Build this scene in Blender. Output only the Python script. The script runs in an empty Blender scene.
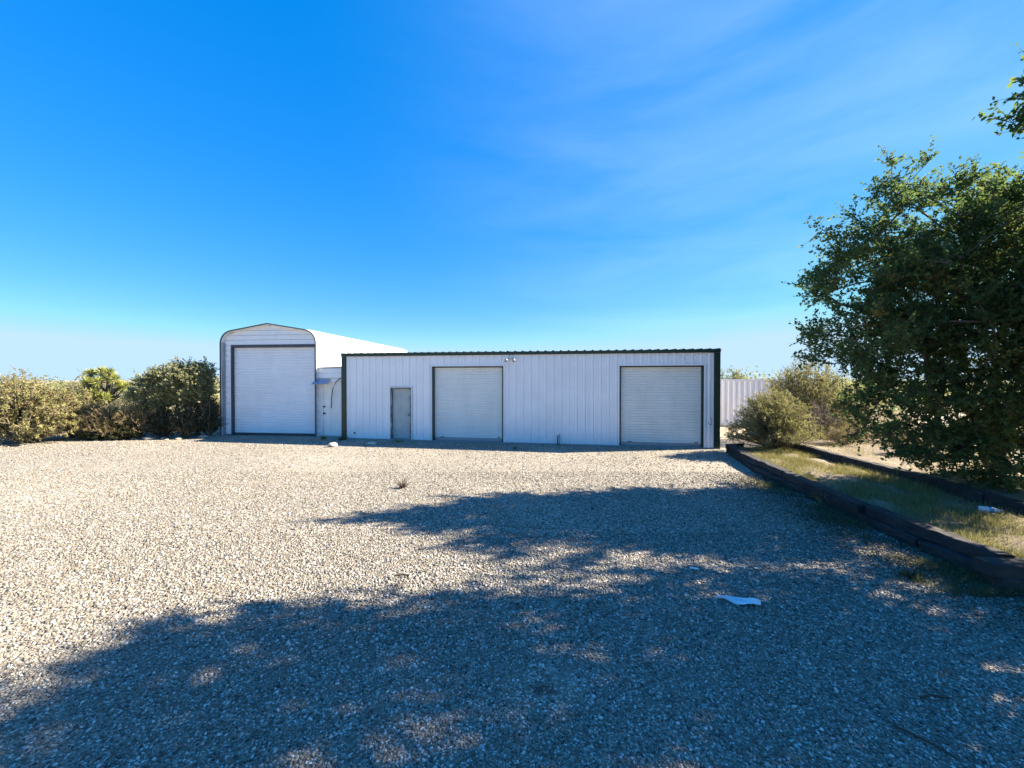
import bpy, math, random
import numpy as np
from mathutils import Vector

S = bpy.context.scene
C = S.collection
rad = math.radians
random.seed(5)

# ------------------------------------------------------------------ tagging
def tag(o, label=None, cat=None, group=None, kind=None):
    if label: o['label'] = label
    if cat: o['category'] = cat
    if group: o['group'] = group
    if kind: o['kind'] = kind
    return o

def empty(name, loc, rz=0.0, label=None, cat=None, group=None):
    o = bpy.data.objects.new(name, None)
    o.empty_display_size = 0.3
    o.location = loc
    o.rotation_euler = (0, 0, rz)
    C.objects.link(o)
    return tag(o, label, cat, group)

# ------------------------------------------------------------------ materials
class NT:
    def __init__(s, name):
        s.m = bpy.data.materials.new(name)
        s.m.use_nodes = True
        s.t = s.m.node_tree
        s.b = s.t.nodes['Principled BSDF']
        s.out = s.t.nodes['Material Output']
    def n(s, typ, **kw):
        nd = s.t.nodes.new(typ)
        for k, v in kw.items():
            if k.startswith('_'): setattr(nd, k[1:], v)
            else: nd.inputs[k.replace('__', ' ')].default_value = v
        return nd
    def l(s, a, b): s.t.links.new(a, b)
    def ramp(s, fac, stops, interp='LINEAR'):
        r = s.t.nodes.new('ShaderNodeValToRGB')
        r.color_ramp.interpolation = interp
        e = r.color_ramp.elements
        while len(e) > len(stops): e.remove(e[-1])
        while len(e) < len(stops): e.new(0.5)
        for el, (p, c) in zip(e, stops):
            el.position = p
            el.color = (c[0], c[1], c[2], 1)
        if fac is not None: s.l(fac, r.inputs['Fac'])
        return r.outputs['Color']
    def mix(s, fac, a, b, mode='MIX'):
        m = s.t.nodes.new('ShaderNodeMix')
        m.data_type = 'RGBA'
        m.blend_type = mode
        for sock, v in ((m.inputs[0], fac), (m.inputs[6], a), (m.inputs[7], b)):
            if hasattr(v, 'is_linked'): s.l(v, sock)
            elif isinstance(v, (tuple, list)): sock.default_value = (v[0], v[1], v[2], 1)
            else: sock.default_value = v
        return m.outputs[2]
    def coord(s, kind='Object', scale=(1, 1, 1)):
        tc = s.t.nodes.new('ShaderNodeTexCoord')
        mp = s.t.nodes.new('ShaderNodeMapping')
        mp.inputs['Scale'].default_value = scale
        s.l(tc.outputs[kind], mp.inputs['Vector'])
        return mp.outputs['Vector']
    def noise(s, vec, scale, detail=4, rough=0.6):
        nd = s.n('ShaderNodeTexNoise', Scale=scale, Detail=detail, Roughness=rough)
        s.l(vec, nd.inputs['Vector'])
        return nd.outputs['Fac']
    def bump(s, h, strength, dist):
        b = s.n('ShaderNodeBump', Strength=strength, Distance=dist)
        s.l(h, b.inputs['Height'])
        s.l(b.outputs['Normal'], s.b.inputs['Normal'])
    def base(s, c): s.l(c, s.b.inputs['Base Color'])

def painted(name, col, rough=0.45, dirt=(0.4, 0.36, 0.3), amt=0.12, scale=3.0, stretch=(1, 1, .3), metallic=0.0):
    """sheet metal / paint with streaky weathering"""
    m = NT(name)
    v = m.coord('Object', stretch)
    n1 = m.noise(v, scale, 6, .65)
    fac = m.ramp(n1, [(.45, (0, 0, 0)), (.75, (amt,) * 3)])
    n2 = m.noise(m.coord('Object'), 0.9, 3)
    c2 = m.ramp(n2, [(.3, tuple(c * .93 for c in col)), (.7, col)])
    m.base(m.mix(fac, c2, dirt))
    m.b.inputs['Roughness'].default_value = rough
    m.b.inputs['Metallic'].default_value = metallic
    return m.m

def leafmat(name, stops, trans=.3, rough=.5):
    m = NT(name)
    at = m.n('ShaderNodeAttribute', _attribute_name='tint')
    col = m.ramp(at.outputs['Fac'], stops)
    m.base(col)
    m.b.inputs['Roughness'].default_value = .75
    m.b.inputs['Specular IOR Level'].default_value = .1
    tr = m.n('ShaderNodeBsdfTranslucent')
    m.l(m.mix(.3, col, (.24, .32, .05)), tr.inputs['Color'])
    mx = m.n('ShaderNodeMixShader', Fac=trans)
    m.l(m.b.outputs[0], mx.inputs[1])
    m.l(tr.outputs[0], mx.inputs[2])
    m.l(mx.outputs[0], m.out.inputs['Surface'])
    return m.m

def barkmat(name, a, b, scale=14):
    m = NT(name)
    v = m.coord('Object', (1, 1, .3))
    n = m.noise(v, scale, 6, .7)
    m.base(m.ramp(n, [(.3, a), (.7, b)]))
    m.b.inputs['Roughness'].default_value = .9
    m.bump(n, .6, .02)
    return m.m

def plain(name, col, rough=.5, metallic=0):
    m = NT(name)
    n = m.noise(m.coord('Object'), 6, 4)
    m.base(m.ramp(n, [(.3, tuple(c * .8 for c in col)), (.7, col)]))
    m.b.inputs['Roughness'].default_value = rough
    m.b.inputs['Metallic'].default_value = metallic
    return m.m

WALL = painted('white_wall_paint', (.84, .86, .90), .4, (.5, .46, .42), .10)
GARAGE = painted('garage_white_paint', (.82, .84, .87), .4, (.42, .38, .33), .12, stretch=(1, 1, .5))
DOORCURT = painted('roller_curtain_paint', (.78, .80, .785), .45, (.38, .34, .28), .18, 2.2)
GDOOR = painted('garage_curtain_paint', (.80, .83, .88), .45, (.40, .38, .34), .10, 2.2)
GREEN = painted('dark_green_trim_paint', (.006, .03, .02), .4, (.05, .06, .05), .08)
DARKTRIM = painted('dark_slate_trim_paint', (.035, .05, .075), .45, (.14, .15, .17), .35, 8)
MANDOOR = painted('grey_green_door_paint', (.42, .48, .48), .55, (.22, .26, .27), .8, 4, (1, 1, .6))
PEEL = painted('peeling_frame_paint', (.09, .10, .11), .7, (.62, .62, .6), 1.0, 16)
DOORWHITE = painted('aged_white_door_paint', (.86, .86, .84), .5, (.4, .33, .27), .25, 5)
CONTMAT = painted('container_paint', (.66, .66, .70), .5, (.35, .27, .2), .25, 2)
CONCRETE = plain('concrete', (.34, .33, .31), .9)
BLACKM = plain('black_metal', (.02, .02, .022), .4, .3)
GALV = plain('galvanised_metal', (.35, .4, .46), .45, .6)
BLUEMET = painted('faded_blue_metal_paint', (.22, .32, .46), .5, (.4, .36, .3), .3, 8)
LAMPGLASS = plain('lamp_glass', (.42, .44, .44), .3)
RUST = plain('rusty_pipe', (.05, .045, .05), .6, .4)
WHITEPLASTIC = plain('white_plastic', (.78, .80, .84), .4)
BLUEPLASTIC = plain('blue_plastic', (.12, .35, .62), .4)
DARKWOOD = plain('dry_wood', (.07, .05, .035), .9)

def timbermat():
    m = NT('creosoted_timber')
    v = m.coord('Object', (6, 6, 22))
    n = m.noise(v, 1.0, 8, .7)
    big = m.noise(m.coord('Object'), 1.3, 3)
    c = m.ramp(n, [(.28, (.008, .008, .009)), (.55, (.026, .025, .026)), (.78, (.085, .076, .068))])
    c = m.mix(m.ramp(big, [(.45, (0, 0, 0)), (.7, (.4, .4, .4))]), c, (.085, .072, .06))
    m.base(c)
    m.b.inputs['Roughness'].default_value = .92
    m.bump(n, .9, .03)
    return m.m
TIMBER = timbermat()

def rockmat(name, a, b, c):
    m = NT(name)
    n = m.noise(m.coord('Object'), 9, 8, .7)
    m.base(m.ramp(n, [(.3, a), (.5, b), (.72, c)]))
    m.b.inputs['Roughness'].default_value = .9
    m.bump(n, .6, .02)
    return m.m
ROCK = rockmat('pale_rock', (.22, .2, .18), (.5, .48, .44), (.7, .68, .64))
BROWNROCK = rockmat('tan_rock', (.16, .13, .1), (.34, .29, .23), (.5, .45, .38))

STONESTOPS = [(0, (.02, .02, .022)), (.10, (.075, .069, .06)), (.30, (.16, .142, .113)), (.58, (.225, .203, .165)),
              (.82, (.33, .30, .25)), (1, (.74, .71, .65))]

def gravelmat():
    m = NT('gravel_surface')
    v = m.coord('Object')
    wob = m.n('ShaderNodeTexNoise', Scale=40, Detail=2)
    m.l(v, wob.inputs['Vector'])
    vm = m.n('ShaderNodeVectorMath', _operation='MULTIPLY_ADD')
    m.l(wob.outputs['Color'], vm.inputs[0])
    vm.inputs[1].default_value = (.012, .012, .012)
    m.l(v, vm.inputs[2])
    vo = m.n('ShaderNodeTexVoronoi', Scale=56, Randomness=1)
    m.l(vm.outputs[0], vo.inputs['Vector'])
    sep = m.n('ShaderNodeSeparateColor')
    m.l(vo.outputs['Color'], sep.inputs[0])
    stone = m.ramp(sep.outputs[0], [(p, (min(.8, a * 1.42), min(.8, b * 1.38), min(.8, c * 1.28))) for p, (a, b, c) in STONESTOPS])
    # dirt and fines between the stones
    edge = m.ramp(vo.outputs['Distance'], [(.35, (0, 0, 0)), (.75, (1, 1, 1))])
    c = m.mix(edge, stone, (.16, .145, .115))
    # broad wear: fines and tyre-worn tan areas
    big = m.noise(v, .22, 5, .6)
    c = m.mix(m.ramp(big, [(.48, (0, 0, 0)), (.72, (.5,) * 3)]), c, (.46, .41, .32))
    mid = m.noise(v, 1.7, 5, .65)
    c = m.mix(m.ramp(mid, [(.3, (.18,) * 3), (.5, (0, 0, 0))]), c, (.22, .19, .16))
    # a brown oil-and-earth stain near the viewer
    mp = m.n('ShaderNodeMapping')
    tc = m.n('ShaderNodeTexCoord')
    mp.inputs['Location'].default_value = (-.25 * 3, -2.95 * 4.5, 0)
    mp.inputs['Scale'].default_value = (3, 4.5, 1)
    m.l(tc.outputs['Object'], mp.inputs['Vector'])
    ln = m.n('ShaderNodeVectorMath', _operation='LENGTH')
    m.l(mp.outputs[0], ln.inputs[0])
    ad = m.n('ShaderNodeMath', _operation='MULTIPLY_ADD')
    m.l(mid, ad.inputs[0]); ad.inputs[1].default_value = 1.2; m.l(ln.outputs['Value'], ad.inputs[2])
    st = m.ramp(ad.outputs[0], [(.75, (.85,) * 3), (1.0, (0, 0, 0))])
    c = m.mix(st, c, (.075, .052, .037))
    m.base(c)
    m.b.inputs['Roughness'].default_value = .85
    m.b.inputs['Specular IOR Level'].default_value = .25
    inv = m.n('ShaderNodeMath', _operation='SUBTRACT'); inv.inputs[0].default_value = 1
    m.l(vo.outputs['Distance'], inv.inputs[1])
    m.bump(inv.outputs[0], .6, .012)
    return m.m
GRAVEL = gravelmat()

def stonemat():
    m = NT('gravel_stone')
    at = m.n('ShaderNodeAttribute', _attribute_name='tint')
    c = m.ramp(at.outputs['Fac'], STONESTOPS)
    n = m.noise(m.coord('Object'), 70, 3)
    m.base(m.mix(m.ramp(n, [(.35, (.25,) * 3), (.6, (0, 0, 0))]), c, (.2, .18, .16)))
    m.b.inputs['Roughness'].default_value = .75
    m.b.inputs['Specular IOR Level'].default_value = .3
    return m.m
STONE = stonemat()

def dirtmat(name, a, b, c, sc=1.0):
    m = NT(name)
    v = m.coord('Object')
    n1 = m.noise(v, .5 * sc, 6, .65)
    n2 = m.noise(v, 14 * sc, 6, .75)
    col = m.ramp(n1, [(.3, a), (.5, b), (.72, c)])
    col = m.mix(m.ramp(n2, [(.35, (.55,) * 3), (.55, (0, 0, 0))]), col, tuple(x * .45 for x in a))
    m.base(col)
    m.b.inputs['Roughness'].default_value = .95
    m.bump(n2, .8, .03)
    return m.m
DIRT = dirtmat('desert_dirt', (.27, .21, .15), (.36, .29, .21), (.42, .35, .26))
BEDSOIL = dirtmat('bed_soil', (.13, .10, .07), (.24, .19, .125), (.37, .30, .2), 2.4)

OAKLEAF = leafmat('scrub_oak_leaf', [(0, (.034, .092, .046)), (.45, (.078, .15, .064)), (.8, (.16, .20, .066)), (1, (.32, .24, .07))], .5)
OAKPALE = leafmat('pale_oak_leaf', [(0, (.13, .15, .065)), (.5, (.29, .295, .16)), (1, (.46, .42, .25))], .45)
OLIVELEAF = leafmat('olive_bush_leaf', [(0, (.16, .14, .06)), (.5, (.31, .28, .125)), (1, (.50, .44, .22))], .42)
MANZLEAF = leafmat('dusty_bush_leaf', [(0, (.17, .10, .06)), (.3, (.24, .215, .09)), (.7, (.36, .34, .15)), (1, (.52, .46, .25))], .4)
TANLEAF = leafmat('dry_tan_brush', [(0, (.13, .10, .05)), (.5, (.27, .205, .095)), (1, (.42, .33, .17))], .25)
DEADLEAF = leafmat('dead_brush', [(0, (.05, .035, .03)), (.5, (.10, .07, .055)), (1, (.19, .14, .10))], .1)
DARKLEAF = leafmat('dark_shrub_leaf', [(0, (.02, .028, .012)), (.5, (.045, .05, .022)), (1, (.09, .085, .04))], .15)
JOSHUA = leafmat('joshua_blade', [(0, (.10, .13, .035)), (.5, (.25, .28, .07)), (1, (.45, .43, .14))], .3)
GRASSDRY = leafmat('dry_grass_blade', [(0, (.09, .10, .03)), (.35, (.20, .18, .07)), (.7, (.37, .30, .14)), (1, (.55, .46, .25))], .3)
WEED = leafmat('weed_blade', [(0, (.04, .06, .03)), (.5, (.10, .11, .055)), (1, (.24, .20, .11))], .25)
BARK = barkmat('oak_bark', (.06, .05, .042), (.17, .145, .12))
TWIG = barkmat('pale_twig', (.12, .095, .075), (.27, .23, .185))

# ------------------------------------------------------------------ mesh builders
class MB:
    def __init__(s): s.v = []; s.f = []
    def add(s, vs, fs):
        o = len(s.v)
        s.v += [tuple(p) for p in vs]
        s.f += [tuple(i + o for i in f) for f in fs]
    def box(s, x0, x1, y0, y1, z0, z1):
        s.add([(x0, y0, z0), (x1, y0, z0), (x1, y1, z0), (x0, y1, z0), (x0, y0, z1), (x1, y0, z1), (x1, y1, z1), (x0, y1, z1)],
              [(0, 3, 2, 1), (4, 5, 6, 7), (0, 1, 5, 4), (1, 2, 6, 5), (2, 3, 7, 6), (3, 0, 4, 7)])
    def extrude(s, poly, fn, h0, h1):
        n = len(poly)
        vs = [fn(a, b, h0) for a, b in poly] + [fn(a, b, h1) for a, b in poly]
        fs = [(i, (i + 1) % n, n + (i + 1) % n, n + i) for i in range(n)]
        fs += [tuple(range(n))[::-1], tuple(range(n, 2 * n))]
        s.add(vs, fs)
    def tube(s, pts, r, k=8, caps=True):
        pts = [Vector(p) for p in pts]
        n = len(pts)
        rs = r if isinstance(r, (list, tuple)) else [r] * n
        vs = []
        for i, p in enumerate(pts):
            d = (pts[min(i + 1, n - 1)] - pts[max(i - 1, 0)]).normalized()
            u = d.cross(Vector((0, 0, 1)) if abs(d.z) < .9 else Vector((1, 0, 0))).normalized()
            w = d.cross(u)
            vs += [p + (u * math.cos(2 * math.pi * j / k) + w * math.sin(2 * math.pi * j / k)) * rs[i] for j in range(k)]
        fs = [(i * k + j, i * k + (j + 1) % k, (i + 1) * k + (j + 1) % k, (i + 1) * k + j) for i in range(n - 1) for j in range(k)]
        if caps: fs += [tuple(range(k))[::-1], tuple(range((n - 1) * k, n * k))]
        s.add(vs, fs)
    def build(s, name, mat, parent=None, smooth=False, bevel=0):
        me = bpy.data.meshes.new(name)
        me.from_pydata(s.v, [], s.f)
        import bmesh
        bm = bmesh.new(); bm.from_mesh(me)
        bmesh.ops.recalc_face_normals(bm, faces=bm.faces)
        bm.to_mesh(me); bm.free()
        me.materials.append(mat)
        if smooth: me.polygons.foreach_set('use_smooth', [True] * len(me.polygons))
        o = bpy.data.objects.new(name, me)
        C.objects.link(o)
        if parent: o.parent = parent
        if bevel:
            b = o.modifiers.new('bevel', 'BEVEL'); b.width = bevel; b.segments = 2; b.limit_method = 'ANGLE'
        return o

def fast_mesh(name, verts, quads, mat, parent=None, tint=None, tris=None, smooth=False):
    """numpy arrays straight into a mesh"""
    me = bpy.data.meshes.new(name)
    verts = np.asarray(verts, np.float32)
    loops, starts = [], []
    off = 0
    for arr, k in ((quads, 4), (tris, 3)):
        if arr is None or len(arr) == 0: continue
        arr = np.asarray(arr, np.int32)
        loops.append(arr.ravel())
        starts.append(off + np.arange(len(arr), dtype=np.int32) * k)
        off += arr.size
    loops = np.concatenate(loops); starts = np.concatenate(starts)
    me.vertices.add(len(verts)); me.vertices.foreach_set('co', verts.ravel())
    me.loops.add(len(loops)); me.loops.foreach_set('vertex_index', loops)
    me.polygons.add(len(starts)); me.polygons.foreach_set('loop_start', starts)
    me.update(calc_edges=True)
    if tint is not None:
        a = me.attributes.new('tint', 'FLOAT', 'POINT')
        a.data.foreach_set('value', np.asarray(tint, np.float32))
    me.materials.append(mat)
    if smooth: me.polygons.foreach_set('use_smooth', np.ones(len(starts), bool))
    o = bpy.data.objects.new(name, me)
    C.objects.link(o)
    if parent: o.parent = parent
    return o

def unit(a): return a / np.maximum(np.linalg.norm(a, axis=1, keepdims=True), 1e-9)

def leaves(P, A, L, W, rng, droop=.0):
    """kite leaves: base points P, directions A, lengths L, widths W"""
    n = len(P)
    N = unit(rng.normal(size=(n, 3)) + np.array([0, 0, .6]))
    A = unit(A); A[:, 2] -= droop; A = unit(A)
    B = unit(np.cross(A, N))
    L = np.broadcast_to(L, (n,))[:, None]; W = np.broadcast_to(W, (n,))[:, None]
    N2 = np.cross(B, A)
    v = np.stack([P, P + A * L * .45 + B * W * .5 + N2 * W * .12, P + A * L, P + A * L * .45 - B * W * .5 + N2 * W * .12], 1).reshape(-1, 3)
    q = np.arange(4 * n).reshape(n, 4)
    return v, q

def sticks(P0, P1, r0, r1, k=3):
    """tapered k-sided sticks between point arrays"""
    n = len(P0)
    D = unit(P1 - P0)
    ref = np.where(np.abs(D[:, 2:3]) < .9, np.array([[0, 0, 1.]]), np.array([[1., 0, 0]]))
    U = unit(np.cross(D, ref)); Wv = np.cross(D, U)
    r0 = np.broadcast_to(r0, (n,))[:, None]; r1 = np.broadcast_to(r1, (n,))[:, None]
    rings = []
    for P, r in ((P0, r0), (P1, r1)):
        for j in range(k):
            a = 2 * math.pi * j / k
            rings.append(P + (U * math.cos(a) + Wv * math.sin(a)) * r)
    v = np.stack(rings, 1).reshape(-1, 3)
    base = (np.arange(n) * 2 * k)[:, None]
    q = np.concatenate([base + np.array([[j, (j + 1) % k, k + (j + 1) % k, k + j]]) for j in range(k)], 0)
    return v, q

def merge(parts):
    vs, qs, o = [], [], 0
    for v, q in parts:
        vs.append(v); qs.append(q + o); o += len(v)
    return np.concatenate(vs), np.concatenate(qs)

def in_lobes(lobes, n, rng, shell=.45):
    vol = np.array([l[3] * l[4] * l[5] for l in lobes]) ** .85
    idx = rng.choice(len(lobes), n, p=vol / vol.sum())
    d = unit(rng.normal(size=(n, 3)))
    r = (shell ** 3 + (1 - shell ** 3) * rng.random(n)) ** (1 / 3)
    r = r * (1 + rng.normal(size=n) * .07)
    Lb = np.array(lobes)[idx]
    return Lb[:, :3] + d * r[:, None] * Lb[:, 3:6]

def make_tree(name, base, lobes, label, cat, seed, clumps=400, twigs=8, per=14, leaf=(.05, .028), twiglen=(.2, .5),
              trunk_r=.17, fork=None, stems=1, leafm=OAKLEAF, barkm=BARK, group=None, shell=.45, extra=None, jitter=.22, up=.25, r_tip=.006):
    """branching skeleton grown towards clump centres; every clump carries leafy twigs. thing > trunk, crown"""
    rng = np.random.default_rng(seed)
    bx, by, bz = base
    lobes = [tuple(np.array(l) - np.array([bx, by, bz, 0, 0, 0])) for l in lobes]
    cl = in_lobes(lobes, clumps, rng, shell)
    if extra is not None: cl = np.concatenate([cl, np.array(extra) - np.array(base)])
    cl = cl[cl[:, 2] > .06]
    fork = (np.array(fork) - np.array(base)) if fork is not None else np.array([0, 0, .3])
    nodes = [np.zeros(3)]; par = [-1]
    for s in range(stems):
        f = fork + (rng.normal(size=3) * np.array([.5, .5, .15]) * (.3 if stems > 1 else 0))
        prev = 0
        for t in (.33, .66, 1.0):
            nodes.append(f * t + rng.normal(size=3) * .05 * np.linalg.norm(f) * (t < 1)); par.append(prev); prev = len(nodes) - 1
    order = np.argsort(np.linalg.norm(cl - fork, axis=1))
    ends = []
    for ci in order:
        c = cl[ci]
        arr = np.array(nodes[1:])
        d = np.linalg.norm(arr - c, axis=1)
        # prefer joints that lie nearer the root than the clump itself
        pen = np.where(np.linalg.norm(arr - fork, axis=1) > np.linalg.norm(c - fork) * .95, 1.6, 1.0)
        k = int(np.argmin(d * pen)) + 1
        p0 = nodes[k]; dist = np.linalg.norm(c - p0)
        m = max(1, int(dist / .4)); prev = k
        for i in range(1, m + 1):
            t = i / m
            p = p0 + (c - p0) * t
            if i < m:
                p = p + rng.normal(size=3) * jitter * .35 * min(1, dist) + np.array([0, 0, up * .3 * math.sin(t * math.pi) * min(dist, 1)])
            nodes.append(p); par.append(prev); prev = len(nodes) - 1
        ends.append(prev)
    nodes = np.array(nodes); par = np.array(par)
    cnt = np.zeros(len(nodes)); cnt[ends] += 1
    for i in range(len(nodes) - 1, 0, -1): cnt[par[i]] += cnt[i]
    mx = max(cnt.max(), 2)
    rr = np.maximum(r_tip, trunk_r * (np.maximum(cnt, .5) / mx) ** .5)
    i1 = np.arange(1, len(nodes))
    bv, bq = sticks(nodes[par[i1]], nodes[i1], np.minimum(rr[par[i1]], rr[i1] * 1.35), rr[i1], 6)
    # twigs
    n = len(cl) * twigs
    cc = np.repeat(cl, twigs, 0)
    cen = cl.mean(0)
    out = unit(cc - (fork * .6 + cen * .4))
    D = unit(rng.normal(size=(n, 3)) + out * .7 + np.array([0, 0, up]))
    tl = rng.uniform(twiglen[0], twiglen[1], n)
    tv, tq = sticks(cc, cc + D * tl[:, None], r_tip * .7, r_tip * .35, 3)
    v, q = merge([(bv, bq), (tv, tq)])
    m = n * per
    ti = np.repeat(np.arange(n), per)
    t = rng.uniform(.15, 1.05, m)
    P = cc[ti] + D[ti] * (tl[ti] * t)[:, None] + rng.normal(size=(m, 3)) * .012
    A = unit(D[ti] * .6 + rng.normal(size=(m, 3)))
    lv, lq = leaves(P, A, leaf[0] * rng.uniform(.6, 1.3, m), leaf[1] * rng.uniform(.7, 1.25, m), rng)
    keep = np.repeat(P[:, 2] > .02, 4)
    lq = lq[P[:, 2] > .02]
    ctint = np.repeat(rng.normal(.45, .16, len(cl)), twigs)[ti]
    tint = np.clip(ctint + rng.normal(0, .16, m), 0, 1)
    root = empty(name, base, 0, label, cat, group)
    fast_mesh('trunk', v, q, barkm, root, smooth=True)
    fast_mesh('crown', lv, lq, leafm, root, tint=np.repeat(tint, 4))
    return root

def make_shrub(name, base, rx, ry, h, label, cat, seed, stems=60, per=60, leaf=(.03, .012), leafm=OLIVELEAF, barkm=TWIG, group=None, spread=1.0, start=.3, upright=.0, clump=6):
    """many-stemmed desert shrub: arching stems from one crown. thing > stems, foliage"""
    rng = np.random.default_rng(seed)
    az = rng.uniform(0, 2 * math.pi, stems)
    rr = np.sqrt(rng.random(stems)) * spread
    el = np.cos(np.minimum(rr, 1) * math.pi / 2) ** .6
    hh = h * (np.maximum(el, .22) * rng.uniform(.75, 1.08, stems))
    tip = np.stack([np.cos(az) * rr * rx, np.sin(az) * rr * ry, hh], 1)
    root0 = np.stack([np.cos(az) * .12 * rx * rng.random(stems), np.sin(az) * .12 * ry * rng.random(stems), np.zeros(stems)], 1)
    mid = root0 * .5 + tip * .5 + np.stack([np.zeros(stems), np.zeros(stems), h * rng.uniform(.03, .2, stems)], 1) + rng.normal(size=(stems, 3)) * .06 * h
    r = .006 + .008 * h
    parts = [sticks(root0, mid, r * .9, r * .6, 4), sticks(mid, tip, r * .6, r * .2, 4)]
    # side twigs
    k = clump
    si = np.repeat(np.arange(stems), k)
    t = rng.uniform(start, 1, stems * k)[:, None]
    pos = (1 - t) ** 2 * root0[si] + 2 * t * (1 - t) * (2 * mid[si] - .5 * root0[si] - .5 * tip[si]) + t ** 2 * tip[si]
    sd = unit(unit(tip - root0)[si] * (.7 + upright) + rng.normal(size=(stems * k, 3)) + np.array([0, 0, .3 + upright]))
    sl = rng.uniform(.08, .22, stems * k) * h ** .6 * (1 + .3 * upright)
    parts.append(sticks(pos, pos + sd * sl[:, None], r * .3, r * .12, 3))
    v, q = merge(parts)
    ii = np.repeat(np.arange(stems * k), max(1, per // k))
    m = len(ii)
    P = pos[ii] + sd[ii] * (sl[ii] * rng.uniform(.05, 1.05, m))[:, None] + rng.normal(size=(m, 3)) * .01
    A = unit(sd[ii] * (.8 + upright) + rng.normal(size=(m, 3)))
    lv, lq = leaves(P, A, leaf[0] * rng.uniform(.6, 1.4, m), leaf[1] * rng.uniform(.7, 1.3, m), rng)
    lq = lq[P[:, 2] > .02]
    tint = np.clip(np.repeat(rng.normal(.45, .15, stems), k)[ii] + rng.normal(0, .17, m), 0, 1)
    root = empty(name, base, 0, label, cat, group)
    fast_mesh('stems', v, q, barkm, root)
    fast_mesh('foliage', lv, lq, leafm, root, tint=np.repeat(tint, 4))
    return root

# ------------------------------------------------------------------ setting: ground
def sheet(name, poly_or_grid, mat):
    mb = MB()
    mb.add(*poly_or_grid)
    return tag(mb.build(name, mat), kind='structure')

def gridsheet(x0, x1, y0, y1, nx, ny, fn):
    vs, fs = [], []
    for j in range(ny + 1):
        for i in range(nx + 1):
            x = x0 + (x1 - x0) * i / nx; y = y0 + (y1 - y0) * j / ny
            vs.append((x, y, fn(x, y)))
    for j in range(ny):
        for i in range(nx):
            a = j * (nx + 1) + i
            fs.append((a, a + 1, a + nx + 2, a + nx + 1))
    return vs, fs

sheet('ground', ([(-1500, -300, -.012), (1500, -300, -.012), (1500, 2500, -.012), (-1500, 2500, -.012)], [(0, 1, 2, 3)]), DIRT)

edge = []
_r = random.Random(3)
for i in range(33):                                   # ragged far edge of the gravel lot
    x = -30 + i * 1.2
    y = 15.0 + .25 * math.sin(i * 1.3) + _r.uniform(-.2, .2) - max(0, (-x - 15)) * .07
    if x > -13: y = 17.5
    edge.append((x, y, 0))
gv = [(-30, -8, 0), (14, -8, 0), (14, 4.6, 0), (5.9, 4.6, 0), (6.5, 10, 0), (7.05, 12.4, 0), (8.2, 12.9, 0), (8.3, 17.5, 0)] + [p for p in edge[::-1] if p[0] < 8]
sheet('gravel_yard', (gv, [tuple(range(len(gv)))]), GRAVEL)

def smooth(a, b, x):
    t = min(1, max(0, (x - a) / (b - a))); return t * t * (3 - 2 * t)
_rb = random.Random(8)
front_line = [(6.95, 12.35), (6.3, 10.4), (6.12, 8.3), (5.87, 6.95), (5.70, 5.65), (5.72, 4.55)]
back_line = [(9.0, 13.2), (8.75, 11.6), (8.55, 10.0), (8.5, 8.3), (8.25, 6.7), (8.05, 5.2), (8.0, 3.8)]
def line_x(line, y):
    for (xa, ya), (xb, yb) in zip(line, line[1:]):
        if yb <= y <= ya: return xa + (xb - xa) * (ya - y) / (ya - yb)
    return line[0][0] if y > line[0][1] else line[-1][0]
def bed():
    vs, fs = [], []
    ny, nx = 40, 14
    for j in range(ny + 1):
        y = 12.4 - (12.4 - 4.55) * j / ny
        a = line_x(front_line, y) + .12; b = line_x(back_line, y) + .12
        for i in range(nx + 1):
            vs.append((a + (b - a) * i / nx, y, .22 + .05 * math.sin(i * .9 + j * .4) * math.sin(j * .7) + _rb.uniform(-.012, .012) - (.02 if i in (0,) else 0)))
    for j in range(ny):
        for i in range(nx):
            q = j * (nx + 1) + i
            fs.append((q, q + 1, q + nx + 2, q + nx + 1))
    return vs, fs
sheet('planting_bed_soil', bed(), BEDSOIL)
def terrace_z(x, y):
    lx = line_x(back_line, y)
    up = smooth(22, 11, x) * smooth(17.5, 13.0, y) if x > lx else 0
    return -.05 + .43 * up
def terrace():
    vs, fs = [], []
    nx, ny = 22, 36
    for j in range(ny + 1):
        y = 17.6 - (17.6 + 4) * j / ny
        a = line_x(back_line, y) + .14
        for i in range(nx + 1):
            x = a + (22 - a) * i / nx
            vs.append((x, y, terrace_z(x + .01, y) + .04 * math.sin(x * 1.7) * math.sin(y * 1.3) * (1 if i < nx - 3 and j > 3 else 0)))
    for j in range(ny):
        for i in range(nx):
            q = j * (nx + 1) + i
            fs.append((q, q + 1, q + nx + 2, q + nx + 1))
    return vs, fs
sheet('terrace_soil', terrace(), BEDSOIL)

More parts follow.
